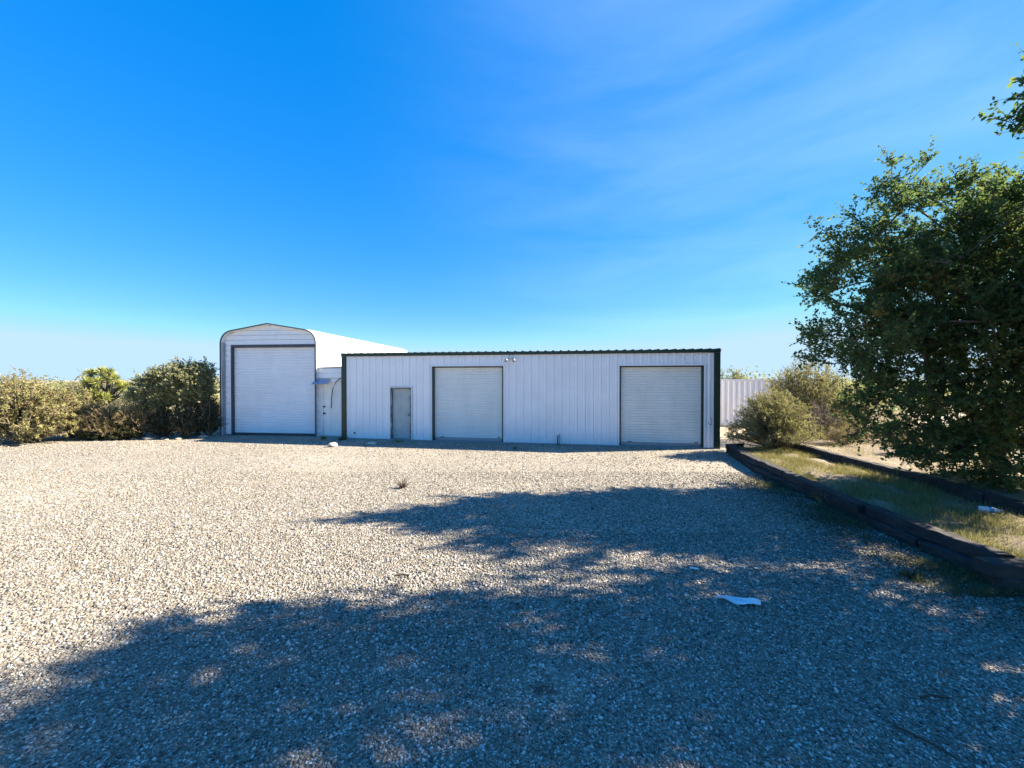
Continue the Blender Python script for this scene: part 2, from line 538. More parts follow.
# loose gravel stones over the lot, thickest near the viewer
def icos():
    t = (1 + 5 ** .5) / 2
    v = np.array([(-1, t, 0), (1, t, 0), (-1, -t, 0), (1, -t, 0), (0, -1, t), (0, 1, t), (0, -1, -t), (0, 1, -t), (t, 0, -1), (t, 0, 1), (-t, 0, -1), (-t, 0, 1)], float)
    f = np.array([(0, 11, 5), (0, 5, 1), (0, 1, 7), (0, 7, 10), (0, 10, 11), (1, 5, 9), (5, 11, 4), (11, 10, 2), (10, 7, 6), (7, 1, 8), (3, 9, 4), (3, 4, 2), (3, 2, 6), (3, 6, 8), (3, 8, 9), (4, 9, 5), (2, 4, 11), (6, 2, 10), (8, 6, 7), (9, 8, 1)])
    return v / np.linalg.norm(v[0]), f
def gravel_stones():
    rng = np.random.default_rng(11)
    V0, F0 = icos()
    cube = np.array([(x, y, z) for z in (-1, 1) for y in (-1, 1) for x in (-1, 1)], float) * .72
    cf = np.array([(0, 2, 3), (0, 3, 1), (4, 5, 7), (4, 7, 6), (0, 1, 5), (0, 5, 4), (2, 6, 7), (2, 7, 3), (0, 4, 6), (0, 6, 2), (1, 3, 7), (1, 7, 5)])
    shp = {12: np.stack([V0 * (1 + rng.normal(size=(12, 1)) * .2) * rng.uniform([.8, .6, .42], [1.25, 1.0, .8]) for _ in range(60)]),
           8: np.stack([(cube + rng.normal(size=(8, 3)) * .2) * rng.uniform([.8, .6, .45], [1.25, 1.0, .85]) for _ in range(60)])}
    VV, FF, TT, off = [], [], [], 0
    for d0, d1, dens, sz, k in ((1.2, 3.4, 4600, .0082, 12), (3.4, 6, 2900, .0088, 8), (6, 10, 850, .0098, 8), (10, 15.4, 120, .013, 8)):
        x0, x1 = -1.4 * d1 - 1.2, min(1.35 * d1 + 1.5, 6.9)
        n = int((x1 - x0) * (d1 - d0) * dens)
        p = np.stack([rng.uniform(x0, x1, n), rng.uniform(d0, d1, n), np.minimum(rng.lognormal(0, .28, n), 2.1) * sz], 1)
        lim = np.interp(p[:, 1], [y for _, y in front_line[::-1]], [x for x, _ in front_line[::-1]])
        keep = (p[:, 0] < lim - .03) & (np.abs(p[:, 0]) < 1.38 * p[:, 1] + 1.2)
        st = ((p[:, 0] - .25) / .33) ** 2 + ((p[:, 1] - 2.95) / .22) ** 2
        keep &= (st > 1) | (rng.random(n) < .25)
        p = p[keep]; n = len(p)
        V = shp[k][rng.integers(0, 60, n)]
        # random spin about z plus a tilt
        a = rng.uniform(0, 2 * math.pi, n); ca, sa = np.cos(a)[:, None], np.sin(a)[:, None]
        x = V[:, :, 0] * ca - V[:, :, 1] * sa; y = V[:, :, 0] * sa + V[:, :, 1] * ca; z = V[:, :, 2]
        b = rng.normal(0, .35, n); cb, sb = np.cos(b)[:, None], np.sin(b)[:, None]
        x, z = x * cb - z * sb, x * sb + z * cb
        q = p[:, 2:3]
        VV.append(np.stack([x * q + p[:, 0:1], y * q + p[:, 1:2], z * q + q * rng.uniform(.0, .5, (n, 1))], 2).reshape(-1, 3))
        FF.append(((F0 if k == 12 else cf)[None] + (np.arange(n) * k)[:, None, None]).reshape(-1, 3) + off); off += n * k
        TT.append(np.repeat(rng.beta(1.6, 1.3, n), k))
    o = fast_mesh('gravel_stones', np.concatenate(VV), None, STONE, tint=np.concatenate(TT), tris=np.concatenate(FF))
    tag(o, 'loose mixed gravel stones covering the yard', 'gravel', kind='stuff')
gravel_stones()

# ------------------------------------------------------------------ buildings (shared axis: local x along the shop front, y into the lot)
RZ = math.atan2(-2.37, 14.06)
ORG = Vector((-6.9, 15.72, 0))
AX = Vector((math.cos(RZ), math.sin(RZ), 0)); AY = Vector((-math.sin(RZ), math.cos(RZ), 0))
def site(u, v, z=0): return ORG + AX * u + AY * v + Vector((0, 0, z))

RIB = [(-.05, 0), (-.022, .032), (.022, .032), (.05, 0)]
def rib_profile(x0, x1, pitch=.285, minor=True):
    pts = [(x0, None)]
    k0 = int(math.floor(x0 / pitch)) - 1; k1 = int(math.ceil(x1 / pitch)) + 1
    raw = []
    for k in range(k0, k1 + 1):
        c = k * pitch
        raw += [(c + a, b) for a, b in RIB]
        if minor:
            for q in (pitch / 3 + .01, 2 * pitch / 3 - .01): raw += [(c + q - .012, 0), (c + q, .006), (c + q + .012, 0)]
    xs = [r[0] for r in raw]; ys = [r[1] for r in raw]
    f = lambda x: float(np.interp(x, xs, ys))
    return [(x0, f(x0))] + [(a, b) for a, b in raw if x0 + 1e-4 < a < x1 - 1e-4] + [(x1, f(x1))]

def rib_panel(mb, x0, x1, z0, z1, fn=None, back=.06, pitch=.285):
    """ribbed sheet wall, ribs standing out towards -y"""
    pr = rib_profile(x0, x1, pitch)
    poly = [(a, -b) for a, b in pr] + [(x1, back), (x0, back)]
    mb.extrude(poly, fn or (lambda a, b, h: (a, b, h)), z0, z1)

def slat_profile(z0, z1, pitch, depth):
    n = max(1, int(round((z1 - z0) / pitch))); p = (z1 - z0) / n
    out = []
    for i in range(n):
        z = z0 + i * p
        out += [(z, 0), (z + p * .12, depth * .9), (z + p * .5, depth), (z + p * .85, depth * .75), (z + p * .96, 0)]
    return out + [(z1, 0)]

def slats(mb, x0, x1, z0, z1, pitch, depth, y=0, back=.05):
    pr = slat_profile(z0, z1, pitch, depth)
    poly = [(a, y - b) for a, b in pr] + [(z1, y + back), (z0, y + back)]
    mb.extrude(poly, lambda a, b, h: (h, b, a), x0, x1)

# --- the long shop
W, D, H = 14.26, 9.0, 3.43
shop = empty('metal_shop_building', ORG, RZ, 'long low white ribbed metal shop building with dark green trim and two roller doors', 'building')
d1 = (3.82, 6.67, 2.92); md = (2.08, 2.97, 2.09); d2 = (10.93, 13.79, 2.90)
m = MB()
def seg(a, b, z0, z1): rib_panel(m, a, b, z0, z1)
seg(.15, md[0] - .05, .03, H); seg(md[0] - .05, md[1] + .05, md[2] + .05, H); seg(md[1] + .05, d1[0] - .07, .03, H)
seg(d1[0] - .07, d1[1] + .05, d1[2] + .05, H); seg(d1[1] + .05, d2[0] - .05, .03, H)
seg(d2[0] - .05, d2[1] + .07, d2[2] + .05, H); seg(d2[1] + .07, W - .15, .03, H)
m.build('wall', WALL, shop)
m = MB(); rib_panel(m, .1, D - .1, .03, H + .05, lambda a, b, h: (-b, a, h)); m.build('wall', WALL, shop)
m = MB(); rib_panel(m, .1, D - .1, .03, H + .05, lambda a, b, h: (W + b, a, h)); m.build('wall', WALL, shop)
m = MB(); rib_panel(m, .1, W - .1, .03, H, lambda a, b, h: (a, D - b, h)); m.build('wall', WALL, shop)
# white jamb and head trim round the openings
def surround(op, w, t=.05):
    mb = MB(); a, b, zt = op
    mb.box(a - w, a, -.045, .10, .02, zt + w); mb.box(b, b + w, -.045, .10, .02, zt + w); mb.box(a, b, -.045, .10, zt, zt + w)
    return mb
surround(d1, .05).build('opening_trim', WALL, shop, bevel=.006)
surround(d2, .05).build('opening_trim', WALL, shop, bevel=.006)
# roof: two low planes of green ribbed sheet
m = MB()
prf = rib_profile(-.06, W + .06)
half = D / 2
for y0, y1, z0, z1 in ((-.09, half, 3.455, 3.64), (half, D + .09, 3.64, 3.455)):
    n = len(prf)
    vs = [(a, y0, z0 + b) for a, b in prf] + [(a, y1, z1 + b) for a, b in prf]
    vs += [(a, y0, z0 - .02) for a, b in prf] + [(a, y1, z1 - .02) for a, b in prf]
    fs = [(i, i + 1, n + i + 1, n + i) for i in range(n - 1)] + [(2 * n + i, 2 * n + i + 1, 3 * n + i + 1, 3 * n + i) for i in range(n - 1)]
    fs += [(i, i + 1, 2 * n + i + 1, 2 * n + i) for i in range(n - 1)] + [(0, n, 3 * n, 2 * n), (n - 1, 2 * n - 1, 4 * n - 1, 3 * n - 1)]
    m.add(vs, fs)
m.build('roof', GREEN, shop)
m = MB(); m.box(-.05, W + .05, -.075, -.034, 3.34, 3.433); m.box(-.05, W + .05, -.034, .06, 3.413, 3.433); m.build('eave_trim', GREEN, shop, bevel=.006)
for x0, x1 in ((-.045, .15), (W - .15, W + .045)):
    m = MB(); m.box(x0, x1, -.05, -.034, .0, 3.338); 
    if x0 < 0: m.box(x0, x0 + .012, -.034, .15, 0, 3.338)
    else: m.box(x1 - .012, x1, -.034, .15, 0, 3.338)
    m.box(x0 + .015, x1 - .015, -.034, .08, 0, 3.335)
    m.build('corner_trim', GREEN, shop)
m = MB(); m.box(.05, d1[0], -.06, .02, -.1, .028); m.box(d1[1], d2[0], -.06, .02, -.1, .028); m.box(d2[1], W - .05, -.06, .02, -.1, .028)
m.box(d1[0], d1[1], -.10, .4, -.1, .022); m.box(d2[0], d2[1], -.10, .4, -.1, .022)
m.build('slab_edge', CONCRETE, shop)
def roller(op, label):
    a, b, zt = op
    mb = MB(); slats(mb, a + .06, b - .06, .13, zt - .005, .095, .024, y=.16)
    dr = mb.build('roll_up_door', DOORCURT, shop)
    mb = MB(); mb.box(a + .06, b - .06, .135, .215, .028, .128); mb.build('bottom_bar', GALV, dr, bevel=.005)
    mb = MB()
    for x in (a, b - .06): mb.box(x, x + .06, .022, .24, .022, zt - .004)
    mb.box(a + .06, b - .06, .105, .14, zt - .05, zt - .004)
    mb.build('door_track', GREEN, dr)
    mb = MB(); mb.box(b - .26, b - .16, .118, .134, .16, .19); mb.tube([(b - .21, .13, .175), (b - .21, .10, .175), (b - .16, .10, .175)], .009, 6)
    mb.build('latch', BLACKM, dr)
    mb = MB()
    mb.box(a + .3, a + .46, .115, .135, .145, .165)
    mb.build('lift_handle', BLACKM, dr)
    dr['label'] = label
roller(d1, 'off white roller shutter door next to the grey entry door')
roller(d2, 'off white roller shutter door at the shop end nearest the big tree')
# entry door
a, b, zt = md
m = MB(); m.box(a + .06, b - .06, .06, .105, .05, zt - .06)
dr = m.build('entry_door', MANDOOR, shop, bevel=.004); dr['label'] = 'grey green weathered steel entry door with peeling frame'
m = MB(); m.box(a, a + .06, -.03, .12, .03, zt); m.box(b - .06, b, -.03, .12, .03, zt); m.box(a + .06, b - .06, -.03, .12, zt - .06, zt); m.build('door_frame', PEEL, dr)
surround((a, b, zt), .04).build('opening_trim', WALL, shop, bevel=.006)
m = MB(); m.tube([(b - .13, .06, 1.0), (b - .13, .0, 1.0)], .025, 10); m.tube([(b - .13, .03, 1.0), (b - .13, -.02, 1.0)], .034, 10); m.build('door_knob', GALV, dr, True)
m = MB(); m.box(a - .02, b + .02, -.16, .02, -.05, .045); m.build('door_sill', CONCRETE, dr)
# twin floodlight under the eave, conduit hole, wire loop
m = MB(); m.box(6.9, 7.02, -.07, -.034, 3.18, 3.28)
fl = m.build('floodlight', WHITEPLASTIC, shop, bevel=.008); fl['label'] = 'small white twin head floodlight under the eave'
for sx in (-1, 1):
    m = MB(); cx = 6.96 + sx * .13
    m.tube([(6.96 + sx * .03, -.09, 3.2), (cx, -.14, 3.17)], .014, 6)
    m.tube([(cx, -.13, 3.20), (cx + sx * .01, -.19, 3.15), (cx + sx * .02, -.27, 3.10)], [.03, .05, .058], 12)
    m.build('lamp_head', LAMPGLASS, fl, True)
m = MB(); m.tube([(.53, .0, .24), (.53, -.05, .24)], .035, 10); m.box(.49, .57, -.012, -.004, .2, .28); m.build('conduit_outlet', BLACKM, shop)
m = MB()
m.tube([(13.98 + .06 * math.sin(t), -.06 - .02 * math.cos(t * 2), .95 + .12 * math.cos(t)) for t in [i * .5 for i in range(10)]], .007, 5)
m.build('wire_loop', RUST, shop)

# --- tall garage
GW, GD = 4.35, 10.5
GRZ = rad(-6.2)
gar = empty('tall_metal_garage', Vector((-8.22, 16.27, 0)) - Vector((math.cos(GRZ), math.sin(GRZ), 0)) * 4.35, GRZ, 'tall white metal garage with rounded roof corners and one large roller door', 'building')
def garage_section(off=0.0, n=8):
    """right half mirrored: leg, rounded corner, sloping roof to the ridge"""
    hx = GW / 2; R = .55; eave = 3.95
    pts = [(hx, 0), (hx, eave)]
    ang = math.atan2(.27, hx - R)
    c = (hx - R, eave)
    for i in range(1, n + 1):
        t = (math.pi / 2 - ang) * i / n
        pts.append((c[0] + R * math.cos(t), c[1] + R * math.sin(t)))
    lx, lz = pts[-1]
    pts.append((0, lz + lx * math.tan(ang)))
    full = pts + [(-x, z) for x, z in pts[-2::-1]]
    return full
SEC = garage_section()
def resample(poly, step):
    P = np.array(poly); L = np.r_[0, np.cumsum(np.linalg.norm(np.diff(P, axis=0), axis=1))]
    s = np.linspace(0, L[-1], int(L[-1] / step) + 1)
    return np.stack([np.interp(s, L, P[:, 0]), np.interp(s, L, P[:, 1])], 1), s
def shell(off_fn, step=.02, thick=.035):
    P, s = resample(SEC, step)
    T = np.gradient(P, axis=0); T /= np.linalg.norm(T, axis=1, keepdims=True)
    Nn = np.stack([T[:, 1], -T[:, 0]], 1)
    o = P + Nn * off_fn(s)[:, None]; i = P - Nn * thick
    return [tuple(p) for p in o] + [tuple(p) for p in i[::-1]]
PIT = .305
def gribs(s):
    ph = (s % PIT) / PIT
    return np.interp(ph, [0, .42, .46, .54, .58, 1], [0, 0, .034, .034, 0, 0])
m = MB(); m.extrude(shell(gribs), lambda a, b, h: (GW / 2 + a, h, b), -.12, GD)
m.build('wall_and_roof_shell', GARAGE, gar)
m = MB()
P, s = resample(SEC, .08)
T = np.gradient(P, axis=0); T /= np.linalg.norm(T, axis=1, keepdims=True); Nn = np.stack([T[:, 1], -T[:, 0]], 1)
poly = [tuple(p) for p in P + Nn * .032] + [tuple(p) for p in (P - Nn * .012)[::-1]]
m.extrude(poly, lambda a, b, h: (GW / 2 + a, h, b), -.155, -.123)
m.build('gable_edge_trim', DARKTRIM, gar)
gd = (.42, GW - .12, 3.86)
def half_w(z):
    if z <= 3.95: return GW / 2
    P, _ = resample(SEC, .01)
    r = P[P[:, 0] >= 0]
    return float(np.interp(z, r[:, 1], r[:, 0])) if z < r[:, 1].max() else 0
m = MB()
slats(m, .05, gd[0] - .06, .02, gd[2] + .05, .225, .03, y=.03)
slats(m, gd[1] + .05, GW - .05, .02, gd[2] + .05, .225, .03, y=.03)
z = gd[2] + .052
while z < 4.75:                                        # gable boards follow the curved roof line
    z1 = min(z + .205, 4.75)
    a0, a1 = half_w(z) - .045, half_w(z1 - .01) - .045
    if a1 < .03: a1 = .03
    m.add([(GW / 2 - a0, .015, z), (GW / 2 + a0, .015, z), (GW / 2 + a1, .03, z1 - .012), (GW / 2 - a1, .03, z1 - .012),
           (GW / 2 - a0, .07, z), (GW / 2 + a0, .07, z), (GW / 2 + a1, .07, z1), (GW / 2 - a1, .07, z1)],
          [(0, 1, 2, 3), (4, 7, 6, 5), (0, 4, 5, 1), (3, 2, 6, 7), (0, 3, 7, 4), (1, 5, 6, 2)])
    z = z1
m.build('front_wall', GARAGE, gar)
m = MB(); slats(m, .04, GW - .04, .02, 4.0, .225, .018, y=GD - .06)
a0 = half_w(4.0) - .05
m.add([(GW / 2 - a0, GD - .03, 4), (GW / 2 + a0, GD - .03, 4), (GW / 2 + 1.6, GD - .03, 4.46), (GW / 2, GD - .03, 4.72), (GW / 2 - 1.6, GD - .03, 4.46)], [(0, 1, 2, 3, 4)])
m.build('rear_wall', GARAGE, gar)
m = MB(); slats(m, gd[0], gd[1], .09, gd[2] - .06, .115, .026, y=.14)
dr = m.build('roll_up_door', GDOOR, gar)
m = MB(); m.box(gd[0], gd[1], .10, .19, .02, .088); m.build('bottom_bar', DARKTRIM, dr)
m = MB(); m.box(gd[0] - .06, gd[0], -.01, .2, .0, gd[2] + .035); m.box(gd[1], gd[1] + .05, -.01, .2, .0, gd[2] + .035)
m.box(gd[0], gd[1], -.01, .2, gd[2] - .055, gd[2] + .035); m.build('door_frame', DARKTRIM, dr)
# vertical light post with clips at the open side of the front
m = MB(); m.box(.05, .10, -.11, -.0, 0, 3.98)
for i in range(20): m.box(.10, .125, -.08, -.02, .1 + i * .195, .13 + i * .195)
m.build('corner_post', GALV, gar)

# --- annex joining the two
ann = empty('entry_annex', site(-1.5, .36), RZ, 'narrow pale annex with an old white panel door squeezed between garage and shop', 'building')
m = MB(); slats(m, .0, .255, 0, 2.46, .225, .03); slats(m, 0, 1.5, 2.462, 2.9, .225, .03); slats(m, 1.26, 1.5, 0, 2.46, .225, .03)
m.build('front_wall', GARAGE, ann)
m = MB()
m.add([(-.02, -.06, 2.902), (1.49, -.06, 2.93), (1.49, 6, 3.02), (-.02, 6, 2.992), (-.02, -.06, 2.93), (1.49, -.06, 2.958), (1.49, 6, 3.048), (-.02, 6, 3.02)],
      [(0, 3, 2, 1), (4, 5, 6, 7), (0, 1, 5, 4), (1, 2, 6, 5), (2, 3, 7, 6), (3, 0, 4, 7)])
m.build('roof', GALV, ann)
m = MB(); m.box(.33, 1.2, .03, .075, .03, 2.26)
for zz0, zz1 in ((.16, .85), (.98, 1.62), (1.74, 2.14)):
    for xx0, xx1 in ((.43, .72), (.81, 1.10)): m.box(xx0, xx1, .018, .03, zz0, zz1)
dr = m.build('panel_door', DOORWHITE, ann, bevel=.008)
m = MB(); m.box(.262, .33, -.02, .09, 0, 2.33); m.box(1.2, 1.255, -.02, .09, 0, 2.33); m.box(.33, 1.2, -.02, .09, 2.262, 2.45); m.build('door_frame', DOORWHITE, dr)
for zz, nm in ((.98, 'door_knob'), (1.26, 'deadbolt')):
    m = MB(); m.tube([(.40, .03, zz), (.40, -.01, zz)], .03, 10); m.tube([(.40, -.01, zz), (.40, -.05, zz)], .038 if nm == 'door_knob' else .032, 10); m.build(nm, BLACKM, dr, True)
m = MB(); m.add([(.02, -.32, 2.20), (.75, -.30, 2.22), (.70, -.02, 2.42), (.08, -.02, 2.43), (.02, -.32, 2.22), (.75, -.30, 2.24), (.70, -.02, 2.44), (.08, -.02, 2.45), ],
      [(0, 3, 2, 1), (4, 5, 6, 7), (0, 1, 5, 4), (1, 2, 6, 5), (2, 3, 7, 6), (3, 0, 4, 7)])
m.build('awning', BLUEMET, ann)['label'] = 'small bent blue grey sheet metal awning over the door'
m = MB(); m.tube([(1.42, -.05, 2.50), (1.2, -.08, 2.46), (1.0, -.10, 2.30), (.86, -.10, 2.02), (.79, -.08, 1.65), (.76, -.07, 1.2)], .018, 6)
m.build('hanging_cable', RUST, ann, True)
m = MB(); m.box(.2, 1.3, -.35, .0, -.05, .03); m.build('door_step', CONCRETE, ann)

# --- standpipe by the wall
sp = empty('standpipe', site(8.73, -.14), RZ, 'short dark standpipe with tap at the foot of the shop wall', 'water pipe')
m = MB(); m.tube([(0, 0, 0), (0, 0, .30)], .022, 8); m.tube([(0, 0, .17), (.0, -.07, .22), (0, -.10, .18)], .017, 8); m.build('pipe', RUST, sp, True)
m = MB(); m.tube([(-.05, 0, .33), (.05, 0, .33)], .014, 6); m.tube([(0, 0, .29), (0, 0, .34)], .01, 6); m.build('tap_handle', RUST, sp)
m = MB(); m.tube([(.06, .03, 0), (.065, .03, .42)], .009, 6); m.build('stake', RUST, sp)

# --- shipping container beyond the shop
con = empty('shipping_container', (9.7, 20.4, 0), rad(-4), 'white corrugated shipping container standing beyond the shop corner', 'container')
CL, CW, CH = 6.06, 2.44, 2.43
def corr(mb, x0, x1, z0, z1, fn):
    p = .278; poly = []
    x = x0
    while x < x1 - .01:
        for a, b in ((0, 0), (.07, 0), (.10, .036), (.21, .036), (.24, 0)):
            if x + a < x1: poly.append((x + a, b))
        x += p
    poly += [(x1, 0), (x1, .06), (x0, .06)]
    mb.extrude(poly, fn, z0, z1)
m = MB()
corr(m, .1, CL - .1, .15, CH - .1, lambda a, b, h: (a, .02 + b, h)); corr(m, .1, CL - .1, .15, CH - .1, lambda a, b, h: (a, CW - .02 - b, h))
corr(m, .1, CW - .1, .15, CH - .1, lambda a, b, h: (.02 + b, a, h)); corr(m, .1, CW - .1, .15, CH - .1, lambda a, b, h: (CL - .02 - b, a, h))
m.build('wall', CONTMAT, con)
m = MB(); m.box(.05, CL - .05, .05, CW - .05, CH - .06, CH - .02); m.build('roof', CONTMAT, con)
m = MB()
for y in (0, CW - .1): m.box(.1, CL - .1, y, y + .1, 0, .148); m.box(.1, CL - .1, y, y + .08, CH - .098, CH)
for x in (0, CL - .1): m.box(x, x + .1, .1, CW - .1, 0, .148); m.box(x, x + .1, .1, CW - .1, CH - .098, CH)
for x in (0, CL - .1):
    for y in (0, CW - .1): m.box(x, x + .099, y, y + .099, 0, CH + .005)
m.build('frame', CONTMAT, con)

# ------------------------------------------------------------------ timber kerbs
def sleeper(mb, p0, p1, w, h, seed):
    """rough sawn timber from p0 to p1 (centre of its underside), chipped edges, slight sag and check marks"""
    r = random.Random(seed)
    p0, p1 = Vector(p0), Vector(p1)
    d = (p1 - p0); L = d.length; d.normalize()
    sd = d.cross(Vector((0, 0, 1))).normalized()
    n = max(4, int(L / .16))
    sec = [(-.5, .06), (-.5, .5), (-.5, .90), (-.42, 1), (0, 1.0), (.42, 1), (.5, .90), (.5, .5), (.5, .06), (.42, 0), (-.42, 0)]
    k = len(sec); vs = []
    for i in range(n + 1):
        c = p0 + d * (L * i / n)
        for a, b in sec:
            j = .010
            vs.append(c + sd * (a * w + r.uniform(-j, j)) + Vector((0, 0, b * h + r.uniform(-j, j))) + d * (r.uniform(-.012, .012) if i in (0, n) else 0))
    fs = [(i * k + j, i * k + (j + 1) % k, (i + 1) * k + (j + 1) % k, (i + 1) * k + j) for i in range(n) for j in range(k)]
    fs += [tuple(range(k)), tuple(range(n * k, n * k + k))]
    mb.add(vs, fs)

def shift(line, dx): return [(x + dx, y) for x, y in line]
kf = empty('timber_kerb', (6.95, 12.35, 0), 0, 'low dark kerb of two stacked timbers running along the gravel from shop to right edge', 'kerb')
off = Vector((6.95, 12.35, 0))
sd = 0
fl_ = shift(front_line, .12)
# the lower and the upper course break at different places
def along(line, t):
    P = np.array(line); L = np.r_[0, np.cumsum(np.linalg.norm(np.diff(P, axis=0), axis=1))]
    return Vector((float(np.interp(t, L, P[:, 0])), float(np.interp(t, L, P[:, 1])), 0)), L[-1]
total = along(fl_, 0)[1]
for course, cuts in ((0, [0, 2.45, 4.9, 7.1, total]), (1, [0, 1.3, 3.7, 6.1, total])):
    for a, b in zip(cuts, cuts[1:]):
        sd += 1
        rr = random.Random(sd * 7)
        p0, _ = along(fl_, a + .022); p1, _ = along(fl_, b - .022)
        z = .165 * course - .02
        jx = rr.uniform(-.03, .03) + .02 * course
        mb = MB(); sleeper(mb, p0 - off + Vector((jx, 0, z + rr.uniform(-.008, .008))), p1 - off + Vector((jx + rr.uniform(-.03, .03), 0, z)), .21, .163, sd)
        mb.build('timber', TIMBER, kf, smooth=False)
for p0, p1, z in (((7.02, 12.46), (7.75, 12.62), -.02), ((7.0, 12.46), (7.5, 12.58), .145), ((5.52, 4.40), (8.0, 4.30), -.02), ((5.45, 4.43), (7.9, 4.33), .145)):
    sd += 1
    mb = MB(); sleeper(mb, Vector((*p0, z)) - off, Vector((*p1, z)) - off, .22, .163, sd); mb.build('timber', TIMBER, kf)
kb = empty('timber_kerb', (9.0, 13.2, .2), 0, 'second timber kerb at the back of the grassy bed, under the big tree', 'kerb')
off = Vector((9.0, 13.2, .2))
for i, ((xa, ya), (xb, yb)) in enumerate(zip(back_line, back_line[1:])):
    sd += 1
    mb = MB(); sleeper(mb, Vector((xa + .1, ya, .17 + .01 * (i % 2))) - off, Vector((xb + .1, yb + .02, .17)) - off, .2, .24, sd); mb.build('timber', TIMBER, kb)

# ------------------------------------------------------------------ rocks and small things
def rock(name, loc, size, label, seed, mat=ROCK, rz=0, group=None, cat='rock'):
    r = np.random.default_rng(seed)
    import bmesh
    bm = bmesh.new(); bmesh.ops.create_icosphere(bm, subdivisions=3, radius=1)
    ph = r.uniform(0, 6, 9); planes = unit(r.normal(size=(7, 3)))
    for v in bm.verts:
        p = np.array(v.co)
        k = 1 + .10 * math.sin(3 * p[0] + ph[0]) * math.sin(2.5 * p[1] + ph[1]) + .05 * math.sin(7 * p[2] + ph[2]) * math.sin(6 * p[0] + ph[3])
        p = p * k
        for q in planes:                               # chip flat facets
            e = p @ q - .72
            if e > 0: p = p - q * e * .85
        v.co = (p[0] * size[0], p[1] * size[1], (p[2] * .8 + .55) * size[2])
    me = bpy.data.meshes.new(name); bm.to_mesh(me); bm.free(); me.materials.append(mat)
    o = bpy.data.objects.new(name, me); C.objects.link(o)
    o.location = loc; o.rotation_euler = (0, 0, rz)
    return tag(o, label, cat, group)
rock('rock', (-6.42, 13.75, 0), (.16, .13, .12), 'grey and white boulder lying on the gravel before the white panel door', 31)
rock('rock', (-5.2, 14.25, 0), (.20, .12, .08), 'flat white rock on the gravel between the panel door and the grey door', 32)
rock('rock', (10.1, 13.35, .36), (.28, .2, .13), 'pale rounded rock at the far end of the back timber kerb', 33)
for i, (x, y, s) in enumerate([(-12.75, 15.9, .2), (-13.4, 15.5, .14), (-14.1, 15.55, .16), (-14.6, 15.45, .22), (-15.2, 15.5, .13), (-15.9, 15.45, .12), (-16.4, 15.4, .1), (-13.8, 15.35, .08)]):
    rock('rubble_stone', (x, y, -.01), (s * 1.1, s * .7, s * .45), 'tan rubble stone lying in the shade along the scrub edge beside the garage', 40 + i, BROWNROCK, rz=i * 1.1, group='rubble stones along the scrub edge')
# piece of dark scrap at the far left edge
rock('scrap_lump', (-17.9, 13.8, 0), (.22, .1, .07), 'dark flat scrap lying at the gravel edge below the dusty bush', 61, BLACKM, cat='debris')

# crumpled white plastic on the gravel
def plastic_rag():
    rng = np.random.default_rng(4)
    n, mm = 26, 9
    vs, fs = [], []
    for i in range(n + 1):
        t = i / n
        cx, cy = -.21 + .42 * t, .055 - .10 * t + .02 * math.sin(t * 5)
        w = .009 + .058 * math.sin(math.pi * min(1, max(0, (t - .28) / .74))) ** .8
        for j in range(mm + 1):
            s = j / mm * 2 - 1
            z = .030 + .022 * math.sin(t * 9 + s * 2.5) * math.cos(s * 3) + .03 * smooth(.3, .9, t) * (1 - s * s) + rng.uniform(-.004, .004)
            vs.append((cx + s * w * .3 + rng.uniform(-.002, .002), cy + s * w, z))
    for i in range(n):
        for j in range(mm):
            q = i * (mm + 1) + j
            fs.append((q, q + 1, q + mm + 2, q + mm + 1))
    mb = MB(); mb.add(vs, fs)
    o = mb.build('plastic_scrap', WHITEPLASTIC)
    o.location = (2.41, 4.10, .0)
    sm = o.modifiers.new('thick', 'SOLIDIFY'); sm.thickness = .004
    tag(o, 'crumpled strip of white plastic lying on the shaded gravel', 'litter')
plastic_rag()
mb = MB(); mb.box(-.05, .05, -.014, .014, .02, .034)
o = mb.build('paper_scrap', WHITEPLASTIC, bevel=.003); o.location = (2.28, 4.8, .005); o.rotation_euler = (rad(4), rad(6), rad(-10))
tag(o, 'tiny white scrap on the shaded gravel up from the plastic strip', 'litter')

# bottle in the bed
bt = empty('plastic_bottle', (7.72, 6.2, .25), rad(-28), 'white and blue plastic bottle lying in the grass against the back timber kerb', 'bottle')
def lathe_x(mb, prof, k=20):
    vs = [(x, r * math.cos(2 * math.pi * j / k), r * math.sin(2 * math.pi * j / k)) for x, r in prof for j in range(k)]
    n = len(prof)
    fs = [(i * k + j, i * k + (j + 1) % k, (i + 1) * k + (j + 1) % k, (i + 1) * k + j) for i in range(n - 1) for j in range(k)]
    fs += [tuple(range(k)), tuple(range((n - 1) * k, n * k))]
    mb.add(vs, fs)
bt.scale = (.72, .72, .72)
m = MB(); lathe_x(m, [(-.16, .05), (-.155, .062), (-.12, .066), (-.1, .063), (-.08, .066), (.03, .066), (.08, .06), (.12, .035), (.14, .022), (.155, .022)])
o = m.build('body', WHITEPLASTIC, bt, True); o.location.z = .06
m = MB(); lathe_x(m, [(-.03, .0675), (.045, .0675)]); o = m.build('band', BLUEPLASTIC, bt, True); o.location.z = .06
m = MB(); lathe_x(m, [(.156, .027), (.185, .027)]); o = m.build('cap', BLUEPLASTIC, bt, True); o.location.z = .06

